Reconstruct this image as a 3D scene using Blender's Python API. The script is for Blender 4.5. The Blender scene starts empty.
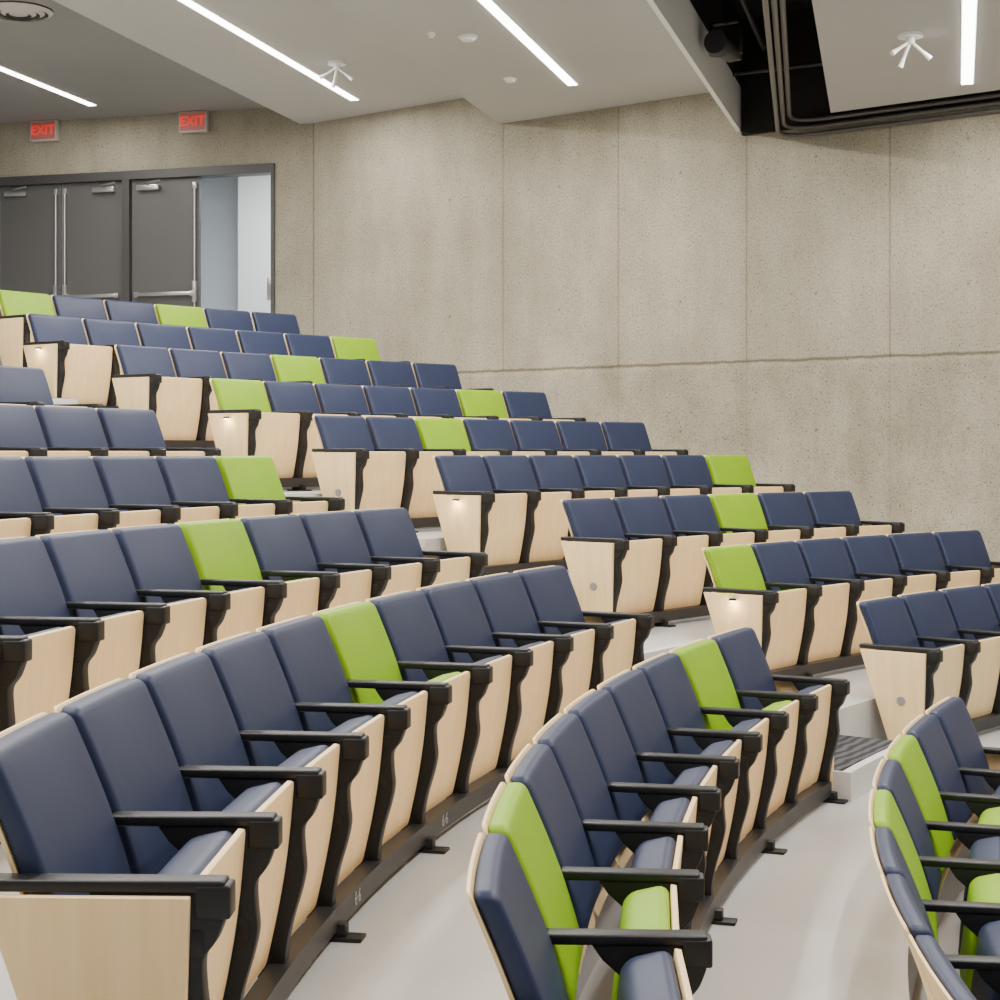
import bpy, bmesh, math
from mathutils import Vector, Matrix
S=bpy.context.scene
COL=S.collection
F=1630.0; YH=453.0
CX,CY=10.861,3.126
def rk(k): return 10.866+0.998*(k-2)-(.03 if k==1 else 0)
def ztop(k): return -0.884+0.289*(k-2)
HB=0.85
def zf(k): return ztop(k)-HB
EDGE=-0.06

# ---------------------------------------------------------------- materials
def mat(name,col,rough=.5,metal=0,emit=None,es=0,spec=.5):
    m=bpy.data.materials.new(name); m.use_nodes=True
    b=m.node_tree.nodes['Principled BSDF']
    b.inputs['Base Color'].default_value=(*col,1)
    b.inputs['Roughness'].default_value=rough
    b.inputs['Metallic'].default_value=metal
    b.inputs['Specular IOR Level'].default_value=spec
    if emit:
        b.inputs['Emission Color'].default_value=(*emit,1); b.inputs['Emission Strength'].default_value=es
    return m
def N(m,t,**k):
    n=m.node_tree.nodes.new(t)
    for a,v in k.items(): setattr(n,a,v)
    return n
def L(m,a,b): m.node_tree.links.new(a,b)
def noise_mat(name,c1,c2,scale,rough,stretch=(1,1,1),bump=0,bscale=200,detail=4,spec=.5,bdist=.01):
    m=mat(name,c1,rough,spec=spec); b=m.node_tree.nodes['Principled BSDF']
    tc=N(m,'ShaderNodeTexCoord'); mp=N(m,'ShaderNodeMapping'); mp.inputs['Scale'].default_value=stretch
    L(m,tc.outputs['Object'],mp.inputs['Vector'])
    nz=N(m,'ShaderNodeTexNoise'); nz.inputs['Scale'].default_value=scale; nz.inputs['Detail'].default_value=detail
    L(m,mp.outputs[0],nz.inputs['Vector'])
    r=N(m,'ShaderNodeValToRGB'); r.color_ramp.elements[0].position=.3; r.color_ramp.elements[1].position=.7
    r.color_ramp.elements[0].color=(*c1,1); r.color_ramp.elements[1].color=(*c2,1)
    L(m,nz.outputs['Fac'],r.inputs[0]); L(m,r.outputs[0],b.inputs['Base Color'])
    if bump:
        n2=N(m,'ShaderNodeTexNoise'); n2.inputs['Scale'].default_value=bscale; n2.inputs['Detail'].default_value=2
        L(m,tc.outputs['Object'],n2.inputs['Vector'])
        bp=N(m,'ShaderNodeBump'); bp.inputs['Strength'].default_value=bump; bp.inputs['Distance'].default_value=bdist
        L(m,n2.outputs['Fac'],bp.inputs['Height']); L(m,bp.outputs[0],b.inputs['Normal'])
    return m
M_blue=noise_mat('navy_vinyl',(.019,.028,.069),(.023,.033,.079),6,.46,bump=.1,bscale=300,bdist=.002,spec=.35)
M_green=noise_mat('lime_vinyl',(.22,.40,.001),(.25,.44,.002),6,.48,bump=.1,bscale=300,bdist=.002,spec=.3)
M_wood=noise_mat('birch_ply',(.97,.72,.39),(.90,.64,.32),5,.45,stretch=(6,6,.7),spec=.4)
M_black=mat('black_metal',(.008,.008,.009),.5,spec=.4)
M_arm=mat('black_plastic',(.010,.010,.011),.45,spec=.4)
M_rail=mat('rail_metal',(.018,.018,.02),.45)
M_floor=noise_mat('floor_concrete',(.48,.48,.475),(.55,.55,.545),1.3,.38)
M_riser=mat('step_white',(.66,.66,.65),.45)
M_ceil=noise_mat('ceiling_paint',(.46,.45,.43),(.49,.48,.46),.6,.8)
M_ceild=noise_mat('ceiling_paint_shaded',(.22,.215,.205),(.25,.245,.235),.6,.85)  # ceiling paint with the dimness of the rear recess put into its colour
M_white=mat('white_paint',(.9,.9,.88),.5)
M_voidm=mat('void_black',(.020,.019,.018),.8,spec=.2)
M_pipe=mat('conduit_dark',(.11,.10,.095),.4,.2)
M_door=mat('door_grey',(.085,.083,.081),.45)
M_frame=mat('door_frame_grey',(.05,.049,.048),.45)
M_steel=mat('steel',(.55,.54,.52),.3,.9)
M_strip=mat('strip_emitter',(1,1,1),.5,emit=(1,.97,.92),es=14)
M_strip.cycles.emission_sampling='NONE'
M_lamp=mat('lamp_emitter',(1,1,1),.5,emit=(1,.85,.6),es=25)
M_lamp.cycles.emission_sampling='NONE'
M_sign=mat('sign_housing',(.50,.45,.43),.5)
M_red=mat('exit_face',(.48,.16,.14),.5)
M_exitl=mat('exit_letter',(.9,.02,.015),.5,emit=(1,.008,.006),es=.9)
M_disc=mat('number_disc',(.35,.34,.33),.4,.5)
M_corr=mat('corridor_white',(.70,.755,.80),.6)
M_mark=mat('mark_grey',(.35,.35,.35),.6)
M_carpet=mat('carpet_striped',(.05,.05,.05),.95,spec=.1)
_b=M_carpet.node_tree.nodes['Principled BSDF']; _tc=N(M_carpet,'ShaderNodeTexCoord')
_mp=N(M_carpet,'ShaderNodeMapping'); _mp.inputs['Rotation'].default_value=(0,0,.57); L(M_carpet,_tc.outputs['Object'],_mp.inputs['Vector'])
_w=N(M_carpet,'ShaderNodeTexWave'); _w.inputs['Scale'].default_value=5; _w.inputs['Distortion'].default_value=3; L(M_carpet,_mp.outputs[0],_w.inputs['Vector'])
_r=N(M_carpet,'ShaderNodeValToRGB'); _r.color_ramp.elements[0].position=.25; _r.color_ramp.elements[1].position=.75
_r.color_ramp.elements[0].color=(.035,.035,.037,1); _r.color_ramp.elements[1].color=(.09,.09,.095,1)
L(M_carpet,_w.outputs['Fac'],_r.inputs[0]); L(M_carpet,_r.outputs[0],_b.inputs['Base Color'])

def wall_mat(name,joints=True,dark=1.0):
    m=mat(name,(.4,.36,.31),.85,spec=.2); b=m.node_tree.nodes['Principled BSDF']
    tc=N(m,'ShaderNodeTexCoord')
    def noise(sc,det=5,st=None,rg=.5):
        n=N(m,'ShaderNodeTexNoise'); n.inputs['Scale'].default_value=sc; n.inputs['Detail'].default_value=det; n.inputs['Roughness'].default_value=rg
        if st:
            mp=N(m,'ShaderNodeMapping'); mp.inputs['Scale'].default_value=st
            L(m,tc.outputs['Object'],mp.inputs['Vector']); L(m,mp.outputs[0],n.inputs['Vector'])
        else: L(m,tc.outputs['Object'],n.inputs['Vector'])
        return n
    def ramp(src,p0,c0,p1,c1):
        r=N(m,'ShaderNodeValToRGB'); r.color_ramp.elements[0].position=p0; r.color_ramp.elements[1].position=p1
        r.color_ramp.elements[0].color=(*c0,1); r.color_ramp.elements[1].color=(*c1,1); L(m,src,r.inputs[0]); return r.outputs[0]
    def mul(a,bb,f=1):
        x=N(m,'ShaderNodeMix',data_type='RGBA',blend_type='MULTIPLY'); x.inputs[0].default_value=f
        L(m,a,x.inputs[6]); L(m,bb,x.inputs[7]); return x.outputs[2]
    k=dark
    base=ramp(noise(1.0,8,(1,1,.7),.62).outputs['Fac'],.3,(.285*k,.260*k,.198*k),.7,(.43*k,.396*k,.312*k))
    grain=ramp(noise(55,5,None,.75).outputs['Fac'],.38,(.76,.75,.73),.61,(1.10,1.10,1.10))
    c=mul(base,grain)
    stain=ramp(noise(1.8,5,(2,2,.3),.6).outputs['Fac'],.36,(.92,.915,.90),.6,(1.02,1.02,1.02))
    c=mul(c,stain)
    pits=ramp(noise(60,0).outputs['Fac'],.25,(.45,.43,.40),.30,(1,1,1))
    c=mul(c,pits)
    if joints:
        sp=N(m,'ShaderNodeSeparateXYZ'); L(m,tc.outputs['Object'],sp.inputs[0])
        def M(op,a,bv=None,cv=None):
            n=N(m,'ShaderNodeMath',operation=op)
            for i,v in enumerate((a,bv,cv)):
                if v is None: continue
                if isinstance(v,(int,float)): n.inputs[i].default_value=v
                else: L(m,v,n.inputs[i])
            return n.outputs[0]
        nx=noise(3.5,5,None,.6); wob=M('MULTIPLY',M('SUBTRACT',nx.outputs['Fac'],.5),.05)
        zz=M('ADD',sp.outputs[2],wob)
        low=M('LESS_THAN',zz,.825)
        t=M('FRACT',M('DIVIDE',M('ADD',sp.outputs[0],-2.606+1.37*4+.685),1.37))
        d=M('ABSOLUTE',M('SUBTRACT',t,.5))
        left=M('LESS_THAN',sp.outputs[0],2.0)
        d=M('ADD',M('ADD',d,left),M('MULTIPLY',low,.005))
        line=ramp(d,.003,(.70,.68,.65),.009,(1,1,1))
        c=mul(c,line)
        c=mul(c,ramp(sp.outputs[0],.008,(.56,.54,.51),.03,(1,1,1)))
        dz=M('ABSOLUTE',M('SUBTRACT',zz,.825))
        c=mul(c,ramp(dz,.005,(.48,.45,.41),.020,(1,1,1)))  # form line, with the shadow of its slight ledge painted into the concrete
        lip_light=M('ABSOLUTE',M('SUBTRACT',zz,.79))
        c=mul(c,ramp(lip_light,.004,(1.12,1.11,1.09),.03,(1,1,1)))  # light on the ledge's lip painted as a paler band, no relief
        blot=ramp(noise(3,9,(1,1,.8),.7).outputs['Fac'],.38,(.86,.85,.83),.60,(1.03,1.03,1.03))
        x=N(m,'ShaderNodeMix',data_type='RGBA',blend_type='MULTIPLY'); L(m,low,x.inputs[0]); L(m,c,x.inputs[6]); L(m,blot,x.inputs[7]); c=x.outputs[2]
        p2=ramp(noise(36,1).outputs['Fac'],.26,(.55,.53,.50),.32,(1,1,1))
        x=N(m,'ShaderNodeMix',data_type='RGBA',blend_type='MULTIPLY'); L(m,low,x.inputs[0]); L(m,c,x.inputs[6]); L(m,p2,x.inputs[7]); c=x.outputs[2]
        hx=M('ABSOLUTE',M('SUBTRACT',M('FRACT',M('DIVIDE',M('ADD',sp.outputs[0],-2.606+1.37*4),1.37)),.5))
        hz=M('ABSOLUTE',M('SUBTRACT',M('FRACT',M('DIVIDE',M('ADD',sp.outputs[2],10),1.2)),.5))
        hd=M('SQRT',M('ADD',M('POWER',M('MULTIPLY',hx,1.37),2),M('POWER',M('MULTIPLY',hz,1.2),2)))
        c=mul(c,ramp(hd,.010,(.6,.58,.55),.018,(1,1,1)))
    L(m,c,b.inputs['Base Color'])
    bp=N(m,'ShaderNodeBump'); bp.inputs['Strength'].default_value=.4; bp.inputs['Distance'].default_value=.008
    L(m,noise(55,4).outputs['Fac'],bp.inputs['Height']); L(m,bp.outputs[0],b.inputs['Normal'])
    return m
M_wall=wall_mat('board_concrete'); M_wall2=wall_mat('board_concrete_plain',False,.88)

# ---------------------------------------------------------------- mesh helpers
def obj(name,me,loc=(0,0,0),rotz=0,parent=None,**props):
    o=bpy.data.objects.new(name,me); COL.objects.link(o)
    o.location=loc; o.rotation_euler=(0,0,rotz)
    if parent: o.parent=parent
    for k,v in props.items(): o[k]=v
    return o
def finish(bm,name,m,smooth=False):
    bmesh.ops.recalc_face_normals(bm,faces=bm.faces)
    me=bpy.data.meshes.new(name); bm.to_mesh(me); bm.free()
    for x in (m if isinstance(m,(list,tuple)) else [m]): me.materials.append(x)
    if smooth:
        me.shade_smooth()
        try: me.set_sharp_from_angle(angle=math.radians(40))
        except Exception: pass
    return me
def merge(bm,t):
    me=bpy.data.meshes.new('tmp'); t.to_mesh(me); t.free(); bm.from_mesh(me); bpy.data.meshes.remove(me)
def add_box(bm,x0,x1,y0,y1,z0,z1,bev=0,seg=2,mi=0):
    t=bmesh.new()
    vs=[t.verts.new(p) for p in [(x0,y0,z0),(x1,y0,z0),(x1,y1,z0),(x0,y1,z0),(x0,y0,z1),(x1,y0,z1),(x1,y1,z1),(x0,y1,z1)]]
    for f in [(0,3,2,1),(4,5,6,7),(0,1,5,4),(1,2,6,5),(2,3,7,6),(3,0,4,7)]: t.faces.new([vs[i] for i in f])
    if bev: bmesh.ops.bevel(t,geom=t.edges[:],offset=bev,segments=seg,affect='EDGES',profile=.5)
    for f in t.faces: f.material_index=mi
    merge(bm,t)
def add_prism(bm,poly,a0,a1,axis='x',bev=0,mi=0,seg=2):
    t=bmesh.new()
    def P(p,a): return (a,p[0],p[1]) if axis=='x' else ((p[0],a,p[1]) if axis=='y' else (p[0],p[1],a))
    A=[t.verts.new(P(p,a0)) for p in poly]; B=[t.verts.new(P(p,a1)) for p in poly]
    t.faces.new(A); t.faces.new(B[::-1])
    n=len(poly)
    for i in range(n): t.faces.new([A[i],B[i],B[(i+1)%n],A[(i+1)%n]])
    bmesh.ops.recalc_face_normals(t,faces=t.faces)
    if bev: bmesh.ops.bevel(t,geom=[e for e in t.edges if e.calc_face_angle(0)>.6],offset=bev,segments=seg,affect='EDGES',profile=.5)
    for f in t.faces: f.material_index=mi
    merge(bm,t)
def add_cyl(bm,c,r,d,axis='z',seg=24,r2=None,mi=0):
    t=bmesh.new()
    bmesh.ops.create_cone(t,cap_ends=True,segments=seg,radius1=r,radius2=r if r2 is None else r2,depth=d)
    if axis=='x': bmesh.ops.rotate(t,verts=t.verts,cent=(0,0,0),matrix=Matrix.Rotation(math.pi/2,3,'Y'))
    if axis=='y': bmesh.ops.rotate(t,verts=t.verts,cent=(0,0,0),matrix=Matrix.Rotation(math.pi/2,3,'X'))
    bmesh.ops.translate(t,verts=t.verts,vec=c)
    for f in t.faces: f.material_index=mi
    merge(bm,t)
def slab(name,w,h,t,m,corner,bev,deform,nx=8,nz=10):
    bm=bmesh.new(); add_box(bm,-w/2,w/2,-t/2,t/2,0,h)
    ye=[e for e in bm.edges if abs((e.verts[0].co-e.verts[1].co).y)>t*.9]
    if corner: bmesh.ops.bevel(bm,geom=ye,offset=corner,segments=5,affect='EDGES',profile=.5)
    if bev:
        es=[e for e in bm.edges if e.calc_face_angle(0)>.9]
        bmesh.ops.bevel(bm,geom=es,offset=bev,segments=4,affect='EDGES',profile=.5)
    for i in range(1,nx):
        x=-w/2+w*i/nx; bmesh.ops.bisect_plane(bm,geom=bm.verts[:]+bm.edges[:]+bm.faces[:],plane_co=(x,0,0),plane_no=(1,0,0),dist=1e-5)
    for i in range(1,nz):
        z=h*i/nz; bmesh.ops.bisect_plane(bm,geom=bm.verts[:]+bm.edges[:]+bm.faces[:],plane_co=(0,0,z),plane_no=(0,0,1),dist=1e-5)
    for v in bm.verts: v.co=deform(v.co.copy())
    return finish(bm,name,m,True)

# ---------------------------------------------------------------- seat parts (front = -Y, +X = toward far end)
def d_back(off,z0,h,pad=0):
    def f(c):
        s=(c.z+z0-.40)/.45
        y=-.125+.165*s-.010*math.sin(math.pi*min(max(s,0),1))-.006*(c.x/.265)**2
        p=0
        if pad and c.y<0: p=-pad*(1-(c.x/.26)**2)*max(0,1-(2*s-1)**2)
        return Vector((c.x*(1-.02*(1-s)),y+off+c.y*(1-.15*abs(s-.5))+p,z0+c.z))
    return f
def me_back(m): return slab('backrest',.518,.445,.056,m,.026,.017,d_back(-.010,.405,.445,.012))
ME_back={'b':me_back(M_blue),'g':me_back(M_green)}
ME_shell=slab('back_shell',.522,.542,.010,M_wood,.026,.002,d_back(.0235,.308,.542))
PB=Vector((0,-.325,.10)); PT=Vector((0,-.400,.588)); PD=(PT-PB); PL=PD.length; PD.normalize(); PN=Vector((0,-PD.z,PD.y))
if PN.y>0: PN=-PN
def d_pan(c):
    s=c.z/PL
    q=PB+PD*c.z+PN*(.012*math.sin(math.pi*s)-c.y)
    return Vector((c.x,q.y,q.z))
ME_pan=slab('seat_pan',.490,PL,.016,M_wood,.02,.003,d_pan)
def d_cush(c):
    zz=c.z+PL-.365; s=zz/PL
    y=c.y*(1.0+.15*math.sin(math.pi*min(1,max(0,(zz-.1)/.4))))
    dz=-.045*max(0,c.y+.055)/.11 if s>.8 else 0
    q=PB+PD*(zz+dz)+PN*(.012*math.sin(math.pi*s)-.069-y)
    return Vector((c.x,q.y,q.z))
def me_seat(m): return slab('seat_cushion',.475,.368,.114,m,.024,.032,d_cush)
ME_seat={'b':me_seat(M_blue),'g':me_seat(M_green)}
def me_arm(rear):
    bm=bmesh.new(); add_box(bm,-.029,.029,-.47,rear,.585,.610,.006,3)
    add_box(bm,-.031,.031,-.482,-.41,.535,.602,.007,3)
    return finish(bm,'armrest',M_arm,True)
ME_arm=me_arm(-.085); ME_arm_end=me_arm(.015)
def catmull(pts,n=5):
    out=[]
    for i in range(len(pts)-1):
        p0=Vector(pts[max(i-1,0)]);p1=Vector(pts[i]);p2=Vector(pts[i+1]);p3=Vector(pts[min(i+2,len(pts)-1)])
        for s in range(n):
            t=s/n; q=.5*((2*p1)+(-p0+p2)*t+(2*p0-5*p1+4*p2-p3)*t*t+(-p0+3*p1-3*p2+p3)*t**3); out.append((q.x,q.y))
    out.append(tuple(pts[-1])); return out
front=catmull([(-.468,.53),(-.452,.49),(-.428,.455),(-.428,.40),(-.432,.345),(-.420,.285),(-.398,.21),(-.384,.14),(-.380,.06)],4)
prof=[(-.470,.586)]+front+[(-.300,.06),(-.305,.16),(-.305,.24),(-.300,.31),(-.300,.38),(-.295,.45),(-.27,.51),(-.225,.55),(-.20,.586)]
bm=bmesh.new(); add_prism(bm,prof,-.025,.025,'x',.005)
add_cyl(bm,(0,-.375,.345),.042,.057,'x',32); add_cyl(bm,(0,-.375,.345),.015,.064,'x'); add_box(bm,-.028,.028,-.43,-.36,.46,.515,.006)
ME_std=finish(bm,'standard',M_black,True)
bm=bmesh.new(); add_prism(bm,[(.0,.582),(-.405,.582),(-.39,.045),(-.185,.045)],-.011,.011,'x',.003)
ME_panel=finish(bm,'end_panel',M_wood,True)
bm=bmesh.new(); add_cyl(bm,(0,0,0),.026,.008,'x',24); ME_disc=finish(bm,'number_disc',M_disc,True)
bm=bmesh.new(); add_cyl(bm,(0,0,0),.022,.014,'z',20,mi=0); add_cyl(bm,(0,0,-.008),.016,.004,'z',20,mi=1); ME_lamp=finish(bm,'aisle_light',[M_black,M_lamp],True)

rows={ # block:(k, theta0, n, greens, pitch, extra_before)
'R1':(1,3.0812,8,(3,5),.58,1),'R2':(2,3.1030,9,(1,7),.584,0),'R3':(3,3.110,10,(5,),.565,0),'R4':(4,2.9375,7,(3,),.56,2),
'R5':(5,2.8281-.002,5,(4,),.55,2),'R6':(6,2.734-.004,3,(),.54,2),'R7':(7,2.6534,1,(),.56,1),
'F1':(2,2.4754,5,(),.56,0),'F2':(3,2.4813+.003,6,(0,),.58,0),'F3':(4,2.4881+.006,6,(3,),.59,0),'F4':(5,2.5098-.006,7,(6,),.535,0),
'F5':(6,2.5125,7,(2,),.555,0),'F6':(7,2.5156,7,(0,5),.555,0),'F7':(8,2.5189,7,(3,),.56,0),'F8':(9,2.5221,7,(6,),.57,0),'F9':(10,2.4942+.003,6,(0,3),.58,0)}
def seat(k,th,col,near_end,far_end,near_panel,wf,lamp=False,disc=False):
    r=rk(k); P=Vector((CX+r*math.cos(th),CY+r*math.sin(th),zf(k)))
    d=Vector((-math.cos(th),-math.sin(th)))
    e=bpy.data.objects.new('auditorium_seat',None); COL.objects.link(e); e.empty_display_size=.1
    e.location=P; e.rotation_euler=(0,0,math.atan2(d.x,-d.y)); e.scale=(wf,1,1)
    cn={'b':'navy blue','g':'lime green'}[col]
    if near_panel or far_end: e['label']=f"{cn} tipped-up auditorium seat with birch end panel beside aisle"
    else: e['label']=f"{cn} tipped-up auditorium seat with black armrest and birch pan"
    e['category']='chair'; e['group']='tiered auditorium seats'
    def part(n,me,loc=(0,0,0),lab=None):
        o=bpy.data.objects.new(n,me); COL.objects.link(o); o.parent=e; o.location=loc
        if lab: o['label']=lab
        return o
    part('backrest',ME_back[col]); part('back_shell',ME_shell); part('seat_pan',ME_pan); part('seat_cushion',ME_seat[col])
    part('armrest',ME_arm_end if far_end else ME_arm,(.28,0,0)); part('standard',ME_std,(.28,0,0))
    if near_end:
        part('armrest',ME_arm_end,(-.28,0,0)); part('standard',ME_std,(-.28,0,0))
    if near_panel:
        p=part('end_panel',ME_panel,(-.319,0,0))
        if disc:
            o=bpy.data.objects.new('number_disc',ME_disc); COL.objects.link(o); o.parent=p; o.location=(-.014,-.26,.30)
        if lamp:
            o=bpy.data.objects.new('aisle_light',ME_lamp); COL.objects.link(o); o.parent=p; o.location=(-.036,-.22,.55)
            ld=bpy.data.lights.new('aisle_light_glow','POINT'); ld.energy=.6; ld.color=(1,.8,.5); ld.shadow_soft_size=.01
            lo=bpy.data.objects.new('aisle_light_glow',ld); COL.objects.link(lo); lo.parent=p; lo.location=(-.06,-.22,.52)
    if far_end:
        part('end_panel',ME_panel,(.319,0,0))
    return e
def arc_box(bm,r0,r1,t0,t1,z0,z1,mi=0,step=.02):
    n=max(2,int(abs(t1-t0)/step)+1); t=bmesh.new(); rings=[]
    for i in range(n+1):
        a=t0+(t1-t0)*i/n
        rings.append([t.verts.new((CX+r*math.cos(a),CY+r*math.sin(a),z)) for r,z in ((r0,z0),(r1,z0),(r1,z1),(r0,z1))])
    for A,B in zip(rings,rings[1:]):
        for i in range(4): t.faces.new([A[i],A[(i+1)%4],B[(i+1)%4],B[i]])
    t.faces.new(rings[0]); t.faces.new(rings[-1][::-1])
    for f in t.faces: f.material_index=mi
    merge(bm,t)
def text_mesh(s,size,depth,m):
    cu=bpy.data.curves.new('t','FONT'); cu.body=s; cu.size=size; cu.extrude=depth; cu.align_x='CENTER'; cu.align_y='CENTER'
    o=bpy.data.objects.new('t',cu); COL.objects.link(o); bpy.context.view_layer.update()
    me=bpy.data.meshes.new_from_object(o.evaluated_get(bpy.context.evaluated_depsgraph_get())); bpy.data.objects.remove(o)
    me.materials.clear(); me.materials.append(m); return me
ME_mark=text_mesh('6\u00b76',.06,.001,M_mark)
bm=bmesh.new(); add_box(bm,-.035,.035,-.10,.10,0,.012,.003); add_box(bm,-.022,.022,-.05,.06,.01,.05,.004)
ME_foot=finish(bm,'foot',M_black,True)
for nme,(k,th0,n,gr,pitch,ex) in rows.items():
    r=rk(k)
    for j in range(-ex,n):
        th=th0-j*pitch/r
        seat(k,th,'g' if j in gr else 'b',j==-ex,j==n-1 and nme!='F1',(ex==0 and nme!='R2' and j==0),pitch/.56,
             lamp=(nme in('F2','F4','F6','F8') and j==0),disc=(nme in('F1','F3','F5') and j==0))
    t0=th0+(ex+.5)*pitch/r; t1=th0-(n-.5)*pitch/r
    bm=bmesh.new(); arc_box(bm,r-.395,r-.335,t0,t1,zf(k)+.03,zf(k)+.10)
    me=finish(bm,'seat_rail',M_rail)
    ro=obj('seat_rail',me); ro['label']='black steel rail carrying a curved row of auditorium seats'; ro['category']='seat rail'; ro['group']='seat mounting rails'
    j=-ex
    while j<n:
        th=th0-(j+.5)*pitch/r; d=Vector((-math.cos(th),-math.sin(th))); rot=math.atan2(d.x,-d.y)
        rr=r-.37
        obj('foot',ME_foot,(CX+rr*math.cos(th),CY+rr*math.sin(th),zf(k)),rot,ro)
        j+=2
    if nme=='R3':
        for jj in (2.9,4.9):
            th=th0-jj*pitch/r; d=Vector((-math.cos(th),-math.sin(th))); rot=math.atan2(d.x,-d.y); rr=r-.3965
            mk=obj('number_mark',ME_mark,(CX+rr*math.cos(th),CY+rr*math.sin(th),zf(k)+.065),0,ro)
            mk.rotation_euler=(math.pi/2,0,rot); mk['label']='grey stencilled figures on the rail'

# ---------------------------------------------------------------- floor
corner=Vector((-2.055,17.9))
nA=Vector((.28,1)).normalized()
nB=Vector((.75,1)).normalized()
bm=bmesh.new(); profl=[]
profl.append((2.0,zf(-2)))
for k in range(-2,11):
    profl.append((rk(k)+EDGE,zf(k))); profl.append((rk(k)+EDGE,zf(k+1)))
profl.append((27.5,zf(11)))
t0,t1=math.pi+.45,1.35; n=150; prev=None
for i in range(n+1):
    a=t0+(t1-t0)*i/n
    cur=[bm.verts.new((CX+r*math.cos(a),CY+r*math.sin(a),z)) for r,z in profl]
    if prev:
        for q in range(len(cur)-1): bm.faces.new([prev[q],cur[q],cur[q+1],prev[q+1]])
    prev=cur
for nn in (nA,nB):
    bmesh.ops.bisect_plane(bm,geom=bm.verts[:]+bm.edges[:]+bm.faces[:],plane_co=(*corner,0),plane_no=(*nn,0),clear_outer=True)
obj('floor',finish(bm,'floor',M_floor),kind='structure')
for k in range(0,11):
    r=rk(k)+EDGE; h=.1445
    ta=2.675-.36/rk(k); tb=2.51+.40/rk(k)
    bm=bmesh.new()
    arc_box(bm,r-.42,r-.002,ta,tb,zf(k)+.001,zf(k)+h,0)
    arc_box(bm,r-.37,r-.004,ta-.002,tb+.002,zf(k)+h,zf(k)+h+.006,1)
    o=obj('aisle_step',finish(bm,'aisle_step',[M_riser,M_carpet])); o['label']='pale aisle step with dark striped carpet tread'; o['category']='step'; o['group']='aisle steps'
    bm=bmesh.new(); arc_box(bm,r-.003,r+.055,ta,tb,zf(k+1)-.055,zf(k+1)+.007,0)
    if k in (0,1,2): arc_box(bm,r+.056,r+.50,ta,tb,zf(k+1)+.0005,zf(k+1)+.006,1)
    o=obj('landing_nosing',finish(bm,'landing_nosing',[M_riser,M_carpet])); o['label']='pale stair nosing with striped carpet at tier edge'; o['category']='step'; o['group']='tier edge nosings'

# ---------------------------------------------------------------- walls
ra=math.atan2(-.28,1); rb=math.atan2(-.75,1)
bm=bmesh.new(); add_box(bm,0,16,0,.3,-3.2,4.2)
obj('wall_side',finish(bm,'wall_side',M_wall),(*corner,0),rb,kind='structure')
def dx(px):
    q=(px-500)/F; X=q*17.32/(1+.28*q); return (X-corner.x)*math.sqrt(1+.28**2)
zfl=zf(11)
xl,xr=dx(-62),dx(275)
bm=bmesh.new()
add_box(bm,xr,0.0,0,.3,-1,4.2); add_box(bm,xl,xr,0,.3,3.2,4.2); add_box(bm,-9,xl,0,.3,-1,4.2)
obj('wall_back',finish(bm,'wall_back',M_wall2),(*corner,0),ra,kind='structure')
def on_back(x,y,z):
    v=Matrix.Rotation(ra,3,'Z')@Vector((x,y,0)); return (corner.x+v.x,corner.y+v.y,z)
bm=bmesh.new(); fw=.07
add_box(bm,xl,xr,-.03,.15,3.10,3.20,.004)
for x0,x1 in ((xl,xl+fw),(xr-fw*.6,xr),(dx(123),dx(130))): add_box(bm,x0,x1,-.03,.15,zfl,3.105,.004)
obj('trim_1',finish(bm,'trim_1',M_frame),(*corner,0),ra,kind='structure')
def door(i,x0,x1,rod_side):
    w=x1-x0; bm=bmesh.new(); add_box(bm,0,w,0,.045,0,3.095-zfl,.004)
    bx=obj(f'door_{i}',finish(bm,'door',M_door),on_back(x0,.03,zfl+.005),ra,kind='structure')
    bm=bmesh.new(); xx=.045 if rod_side<0 else w-.045
    add_cyl(bm,(xx,-.03,1.1),.010,2.05,'z',12)
    add_box(bm,xx-.022,xx+.022,-.055,0,.82,1.06,.006); add_box(bm,xx-.02,xx+.02,-.04,0,2.10,2.17,.005)
    obj('exit_rod',finish(bm,'rod',M_steel,True),parent=bx)
    bm=bmesh.new(); add_box(bm,.06,w-.06,-.075,-.035,.90,.94,.008); add_box(bm,.05,.10,-.06,0,.89,.95,.005); add_box(bm,w-.10,w-.05,-.06,0,.89,.95,.005)
    obj('panic_bar',finish(bm,'bar',M_steel,True),parent=bx)
    bm=bmesh.new(); cx=.08 if rod_side>0 else w-.38
    add_box(bm,cx,cx+.28,-.06,0,2.10,2.16,.008)
    t=bmesh.new(); add_box(t,0,.32,-.012,.0,0,.02,.002); bmesh.ops.rotate(t,verts=t.verts,cent=(0,0,0),matrix=Matrix.Rotation(-.5,3,'Z')); bmesh.ops.translate(t,verts=t.verts,vec=(cx+.1,-.05,2.165)); merge(bm,t)
    obj('door_closer',finish(bm,'closer',M_steel,True),parent=bx)
door(1,dx(-58),dx(-3),1); door(2,dx(-1),dx(59),1); door(3,dx(61),dx(122.5),-1); door(4,dx(130.5),dx(198),1)
bm=bmesh.new(); w4=.82; add_box(bm,-.045,0,0,w4,0,3.095-zfl,.004)
ol=obj('door_5',finish(bm,'door',M_door),on_back(xr-.045,.16,zfl+.005),ra-.02,kind='structure')
bm=bmesh.new(); add_box(bm,-.14,-.045,.03,.10,.84,1.10,.008); add_box(bm,-.15,-.09,.05,.75,.90,.95,.008)
obj('panic_bar',finish(bm,'bar',M_steel,True),parent=ol)
cl,cr=dx(100),dx(330)
bm=bmesh.new(); add_box(bm,cl-2,cr,3.2,3.3,zfl-.1,4.0); obj('wall_corridor',finish(bm,'w',M_corr),(*corner,0),ra,kind='structure')
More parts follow.
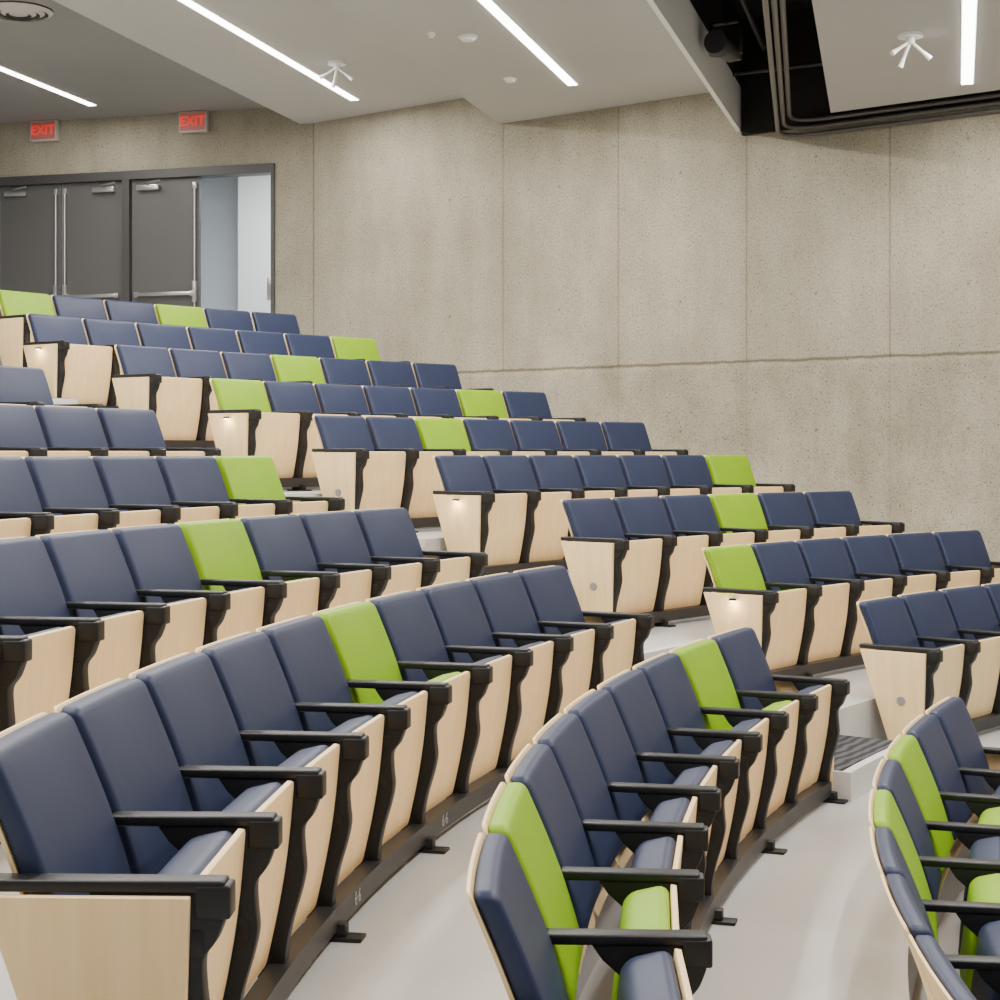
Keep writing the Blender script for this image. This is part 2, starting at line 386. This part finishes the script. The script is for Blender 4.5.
bm=bmesh.new(); add_box(bm,xr+.10,xr+.2,.3,3.2,zfl-.1,4.0); obj('wall_corridor_return',finish(bm,'w',M_corr),(*corner,0),ra,kind='structure')
bm=bmesh.new(); add_box(bm,cl-2,cr,.3,3.2,zfl-.05,zfl); obj('floor_corridor',finish(bm,'w',M_floor),(*corner,0),ra,kind='structure')
bm=bmesh.new(); add_box(bm,cl-2,cr,.3,3.2,3.75,3.8); obj('ceiling_corridor',finish(bm,'w',M_ceil),(*corner,0),ra,kind='structure')
bm=bmesh.new(); add_box(bm,dx(140),dx(217),2.6,2.8,zfl,3.75,.01); obj('wall_corridor_pier',finish(bm,'w',M_white),(*corner,0),ra,kind='structure')
bm=bmesh.new(); add_box(bm,dx(217)+.005,dx(220),2.65,2.75,zfl,3.74,.005); obj('trim_2',finish(bm,'w',M_steel),(*corner,0),ra,kind='structure')

# ---------------------------------------------------------------- ceiling
g=.28
def ceil(name,poly,z,th,m=M_ceil):
    bm=bmesh.new(); add_prism(bm,poly,z,z+th,'z'); return obj(name,finish(bm,name,m),kind='structure')
yb=-4
AL=lambda Y:(-2.2+g*(Y-17.95),Y)
BL=lambda Y:(g*(Y-16.36),Y)
FL=lambda Y:(2.145+g*(Y-14.75),Y)
RL=lambda Y:(2.80+.238*(Y-13.8),Y)
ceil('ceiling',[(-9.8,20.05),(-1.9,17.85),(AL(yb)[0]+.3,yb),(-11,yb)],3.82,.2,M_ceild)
ceil('ceiling.001',[AL(17.93),(-2.055,17.9),(.06,16.3),(BL(yb)[0]+.3,yb),AL(yb)],3.62,.18)
ceil('ceiling.002',[BL(16.35),FL(14.78),FL(yb),BL(yb)],3.30,.3)
ceil('ceiling.003',[(1.9,14.9),(8,10.33),(9,yb),FL(yb)],3.9,.1,M_voidm)
ceil('ceiling.004',[RL(13.8),(9,9.15),(9,yb),RL(yb)],2.88,.25)
bm=bmesh.new(); add_prism(bm,[FL(14.72),(FL(14.72)[0]+.04,14.72),(FL(yb)[0]+.04,yb),FL(yb)],2.90,3.30,'z'); obj('trim_3',finish(bm,'trim_3',M_white),kind='structure')
bm=bmesh.new(); add_prism(bm,[FL(14.72),(FL(14.72)[0]+.04,14.72),(FL(yb)[0]+.04,yb),FL(yb)],3.302,3.9,'z'); obj('trim_4',finish(bm,'trim_4',M_voidm),kind='structure')
bm=bmesh.new(); add_box(bm,5.32,12,-.05,-.001,2.86,3.9); obj('trim_5',finish(bm,'trim_5',M_voidm),(*corner,0),rb,kind='structure')

def strip(p,z,ln,w=.085,energy=1.0):
    d=Vector((-g,-1)).normalized()
    bm=bmesh.new(); add_box(bm,-w/2-.008,w/2+.008,0,ln,-.004,.0,mi=0); add_box(bm,-w/2,w/2,.01,ln-.01,-.010,-.0035,mi=1)
    me=finish(bm,'strip_light',[M_white,M_strip])
    o=obj('strip_light',me,(p[0],p[1],z-.0005),math.atan2(d.y,d.x)-math.pi/2)
    o['label']='slim recessed white linear ceiling light, switched on'; o['category']='ceiling light'; o['group']='linear ceiling lights'
    ld=bpy.data.lights.new('strip_lamp','AREA'); ld.shape='RECTANGLE'; ld.size=w; ld.size_y=ln; ld.energy=energy*ln; ld.color=(1,.955,.89)
    lo=bpy.data.objects.new('strip_lamp',ld); COL.objects.link(lo); lo.parent=o; lo.location=(0,ln/2,-.02)
E=44
strip((-1.486,16.7),3.62,7,energy=E); strip((.654,14.6),3.3,6,energy=E); strip((-4.47,17.9),3.82,7,energy=E*.6); strip((3.64,12.7),2.88,5,energy=E)
strip((-1.486-g*8.5,16.7-8.5),3.62,6,energy=E); strip((.654-g*7.5,14.6-7.5),3.3,6,energy=E); strip((-4.47-g*8.5,17.9-8.5),3.82,6,energy=E)
strip((2.4,6.2),2.88,5,energy=E); strip((6.6,9.9),2.88,6,energy=E)

def fix(name,me,loc,label,cat,rot=0):
    o=obj(name,me,loc,rot); o['label']=label; o['category']=cat; return o
bm=bmesh.new()
for i,(ro,ri) in enumerate(((.29,.25),(.22,.18),(.15,.11),(.08,.0))):
    t=bmesh.new(); n=40; z=-.015-.008*i
    o1=[t.verts.new((ro*math.cos(2*math.pi*a/n),ro*math.sin(2*math.pi*a/n),z+.0)) for a in range(n)]
    if ri>0:
        i1=[t.verts.new((ri*math.cos(2*math.pi*a/n),ri*math.sin(2*math.pi*a/n),z-.02)) for a in range(n)]
        for a in range(n): t.faces.new([o1[a],o1[(a+1)%n],i1[(a+1)%n],i1[a]])
    else: t.faces.new(o1)
    for f in t.faces: f.material_index=0
    merge(bm,t)
add_cyl(bm,(0,0,-.004),.29,.008,'z',40,mi=1)
fix('air_diffuser',finish(bm,'air_diffuser',[M_sign,mat('diffuser_shadow',(.08,.08,.08),.8)],False),(-4.15,14.05,3.82),'round grey ceiling air diffuser with concentric rings','air vent')
def detector(x,y,z,r=.055):
    bm=bmesh.new(); add_cyl(bm,(0,0,-.008),r,.016,'z',24); add_cyl(bm,(0,0,-.026),r*.7,.022,'z',24,r2=r*.85)
    o=fix('smoke_detector',finish(bm,'smoke_detector',M_white,True),(x,y,z),'small round white ceiling detector','smoke detector'); o['group']='ceiling detectors'
detector(-.253,12.9,3.3,.075); detector(.09,14.34,3.3,.06); detector(-.54,12.8,3.3,.03); 
def mic(x,y,z,rot=0):
    bm=bmesh.new(); add_cyl(bm,(0,0,-.012),.085,.024,'z',28); add_cyl(bm,(0,0,-.045),.03,.05,'z',16)
    base=finish(bm,'ceiling_spotlight',M_white,True)
    o=fix('ceiling_spotlight',base,(x,y,z),'white three-armed spotlight cluster on a round ceiling mount','spotlight',rot); o['group']='ceiling spotlight clusters'
    for a in (-.9,.25,1.0):
        bm=bmesh.new(); add_cyl(bm,(0,0,-.07),.011,.12,'z',12); add_cyl(bm,(0,0,-.15),.02,.07,'z',16,r2=.012)
        me=finish(bm,'lamp_head',M_white,True); h=obj('lamp_head',me,(0,0,-.05),0,o); h.rotation_euler=(.35 if a==.25 else -.1,a,0)
mic(-1.51,15.1,3.62); mic(2.82,11.2,2.88,.3)
bm=bmesh.new(); add_cyl(bm,(0,-.02,0),.085,.26,'y',28); add_cyl(bm,(0,-.19,0),.105,.08,'y',28,r2=.09); add_box(bm,-.06,.06,.08,.20,-.06,.06,.012,3)
pj=fix('theatre_spotlight',finish(bm,'theatre_spotlight',M_rail,True),(1.72,12.4,3.08),'black theatre spotlight hanging in the dark ceiling recess','spotlight',-.5)
bm=bmesh.new(); add_cyl(bm,(0,0,.50),.016,.64,'z',12); add_box(bm,-.125,-.11,-.03,.03,-.05,.2,.003); add_box(bm,.11,.125,-.03,.03,-.05,.2,.003); add_box(bm,-.125,.125,-.03,.03,.185,.20,.003)
obj('bracket',finish(bm,'bracket',M_black,True),parent=pj)
def tube(name,pts,rad,m,lab,grp):
    cu=bpy.data.curves.new(name,'CURVE'); cu.dimensions='3D'; cu.bevel_depth=rad; cu.bevel_resolution=4
    sp=cu.splines.new('POLY'); sp.points.add(len(pts)-1)
    for p,q in zip(sp.points,pts): p.co=(*q,1)
    cu.use_fill_caps=True
    cu.materials.append(m)
    o=bpy.data.objects.new('t',cu); COL.objects.link(o); bpy.context.view_layer.update()
    me=bpy.data.meshes.new_from_object(o.evaluated_get(bpy.context.evaluated_depsgraph_get())); bpy.data.objects.remove(o); me.shade_smooth()
    o=obj(name,me); o['label']=lab; o['category']='pipe'
    if grp: o['group']=grp
for i in range(3):
    off=.10+i*.03
    tdir=Vector((1,-.75)).normalized(); nin=Vector((-.6,-.8)); cdir=Vector((-.19,-1)).normalized()
    c0=Vector((2.50,14.49))+nin*(off-.05)
    z=2.79+.055*i
    Rr=.38
    a=c0+tdir*(.0+i*.07)
    far=a+tdir*9
    p0=a+tdir*Rr; p2=a+cdir*Rr
    pts=[(far.x,far.y,z),(p0.x,p0.y,z)]
    for s in range(1,12):
        u=s/12; q=p0*(1-u)**2+a*2*u*(1-u)+p2*u*u; pts.append((q.x,q.y,z))
    e=a+cdir*6.5; pts+=[(p2.x,p2.y,z),(e.x,e.y,z)]
    tube('conduit',pts,.019,M_pipe,'dark electrical conduit bending along the concrete wall','ceiling conduits')
for q in ((2.25,13.9,1.0,9.3,3.45),(2.0,14.2,3.1,13.6,3.3)):
    tube('lighting_pipe',[(q[0],q[1],q[4]),(q[2],q[3],q[4])],.022,M_rail,'dark lighting pipe inside the ceiling recess','recess pipes')

ME_exit=text_mesh('EXIT',.150,.003,M_exitl)
for px in (47,196):
    x=dx(px); y=-.06
    bm=bmesh.new(); add_box(bm,-.17,.17,-.03,.058,-.115,.115,.008)
    o=obj('exit_sign',finish(bm,'exit_sign',M_sign,True),on_back(x,y,3.70),ra)
    o['label']='lit red EXIT sign mounted above the doors'; o['category']='exit sign'; o['group']='exit signs'
    bm=bmesh.new(); add_box(bm,-.155,.155,-.034,-.029,-.10,.10); obj('sign_face',finish(bm,'sign_face',M_red),parent=o)
    t=obj('lettering',ME_exit,(0,-.037,0),0,o); t.rotation_euler=(math.pi/2,0,0)

def area(loc,size,energy,rot=(0,0,0),col=(1,.96,.9)):
    ld=bpy.data.lights.new('hall_light','AREA'); ld.shape='RECTANGLE'; ld.size,ld.size_y=size; ld.energy=energy; ld.color=col
    o=bpy.data.objects.new('hall_light',ld); COL.objects.link(o); o.location=loc; o.rotation_euler=rot; return o
area(on_back(dx(225),1.0,3.7),(1.0,.8),110,col=(.9,.95,1))
w=bpy.data.worlds.new('world'); S.world=w; w.use_nodes=True
w.node_tree.nodes['Background'].inputs[0].default_value=(1,.98,.95,1); w.node_tree.nodes['Background'].inputs[1].default_value=.3

cd=bpy.data.cameras.new('camera'); cam=bpy.data.objects.new('camera',cd); COL.objects.link(cam)
cd.sensor_width=36; cd.sensor_fit='HORIZONTAL'; cd.lens=36*F/1000; cd.shift_y=(YH-500)/1000
cam.location=(0,0,0); cam.rotation_euler=(math.pi/2,0,0); cd.clip_start=.05
S.camera=cam
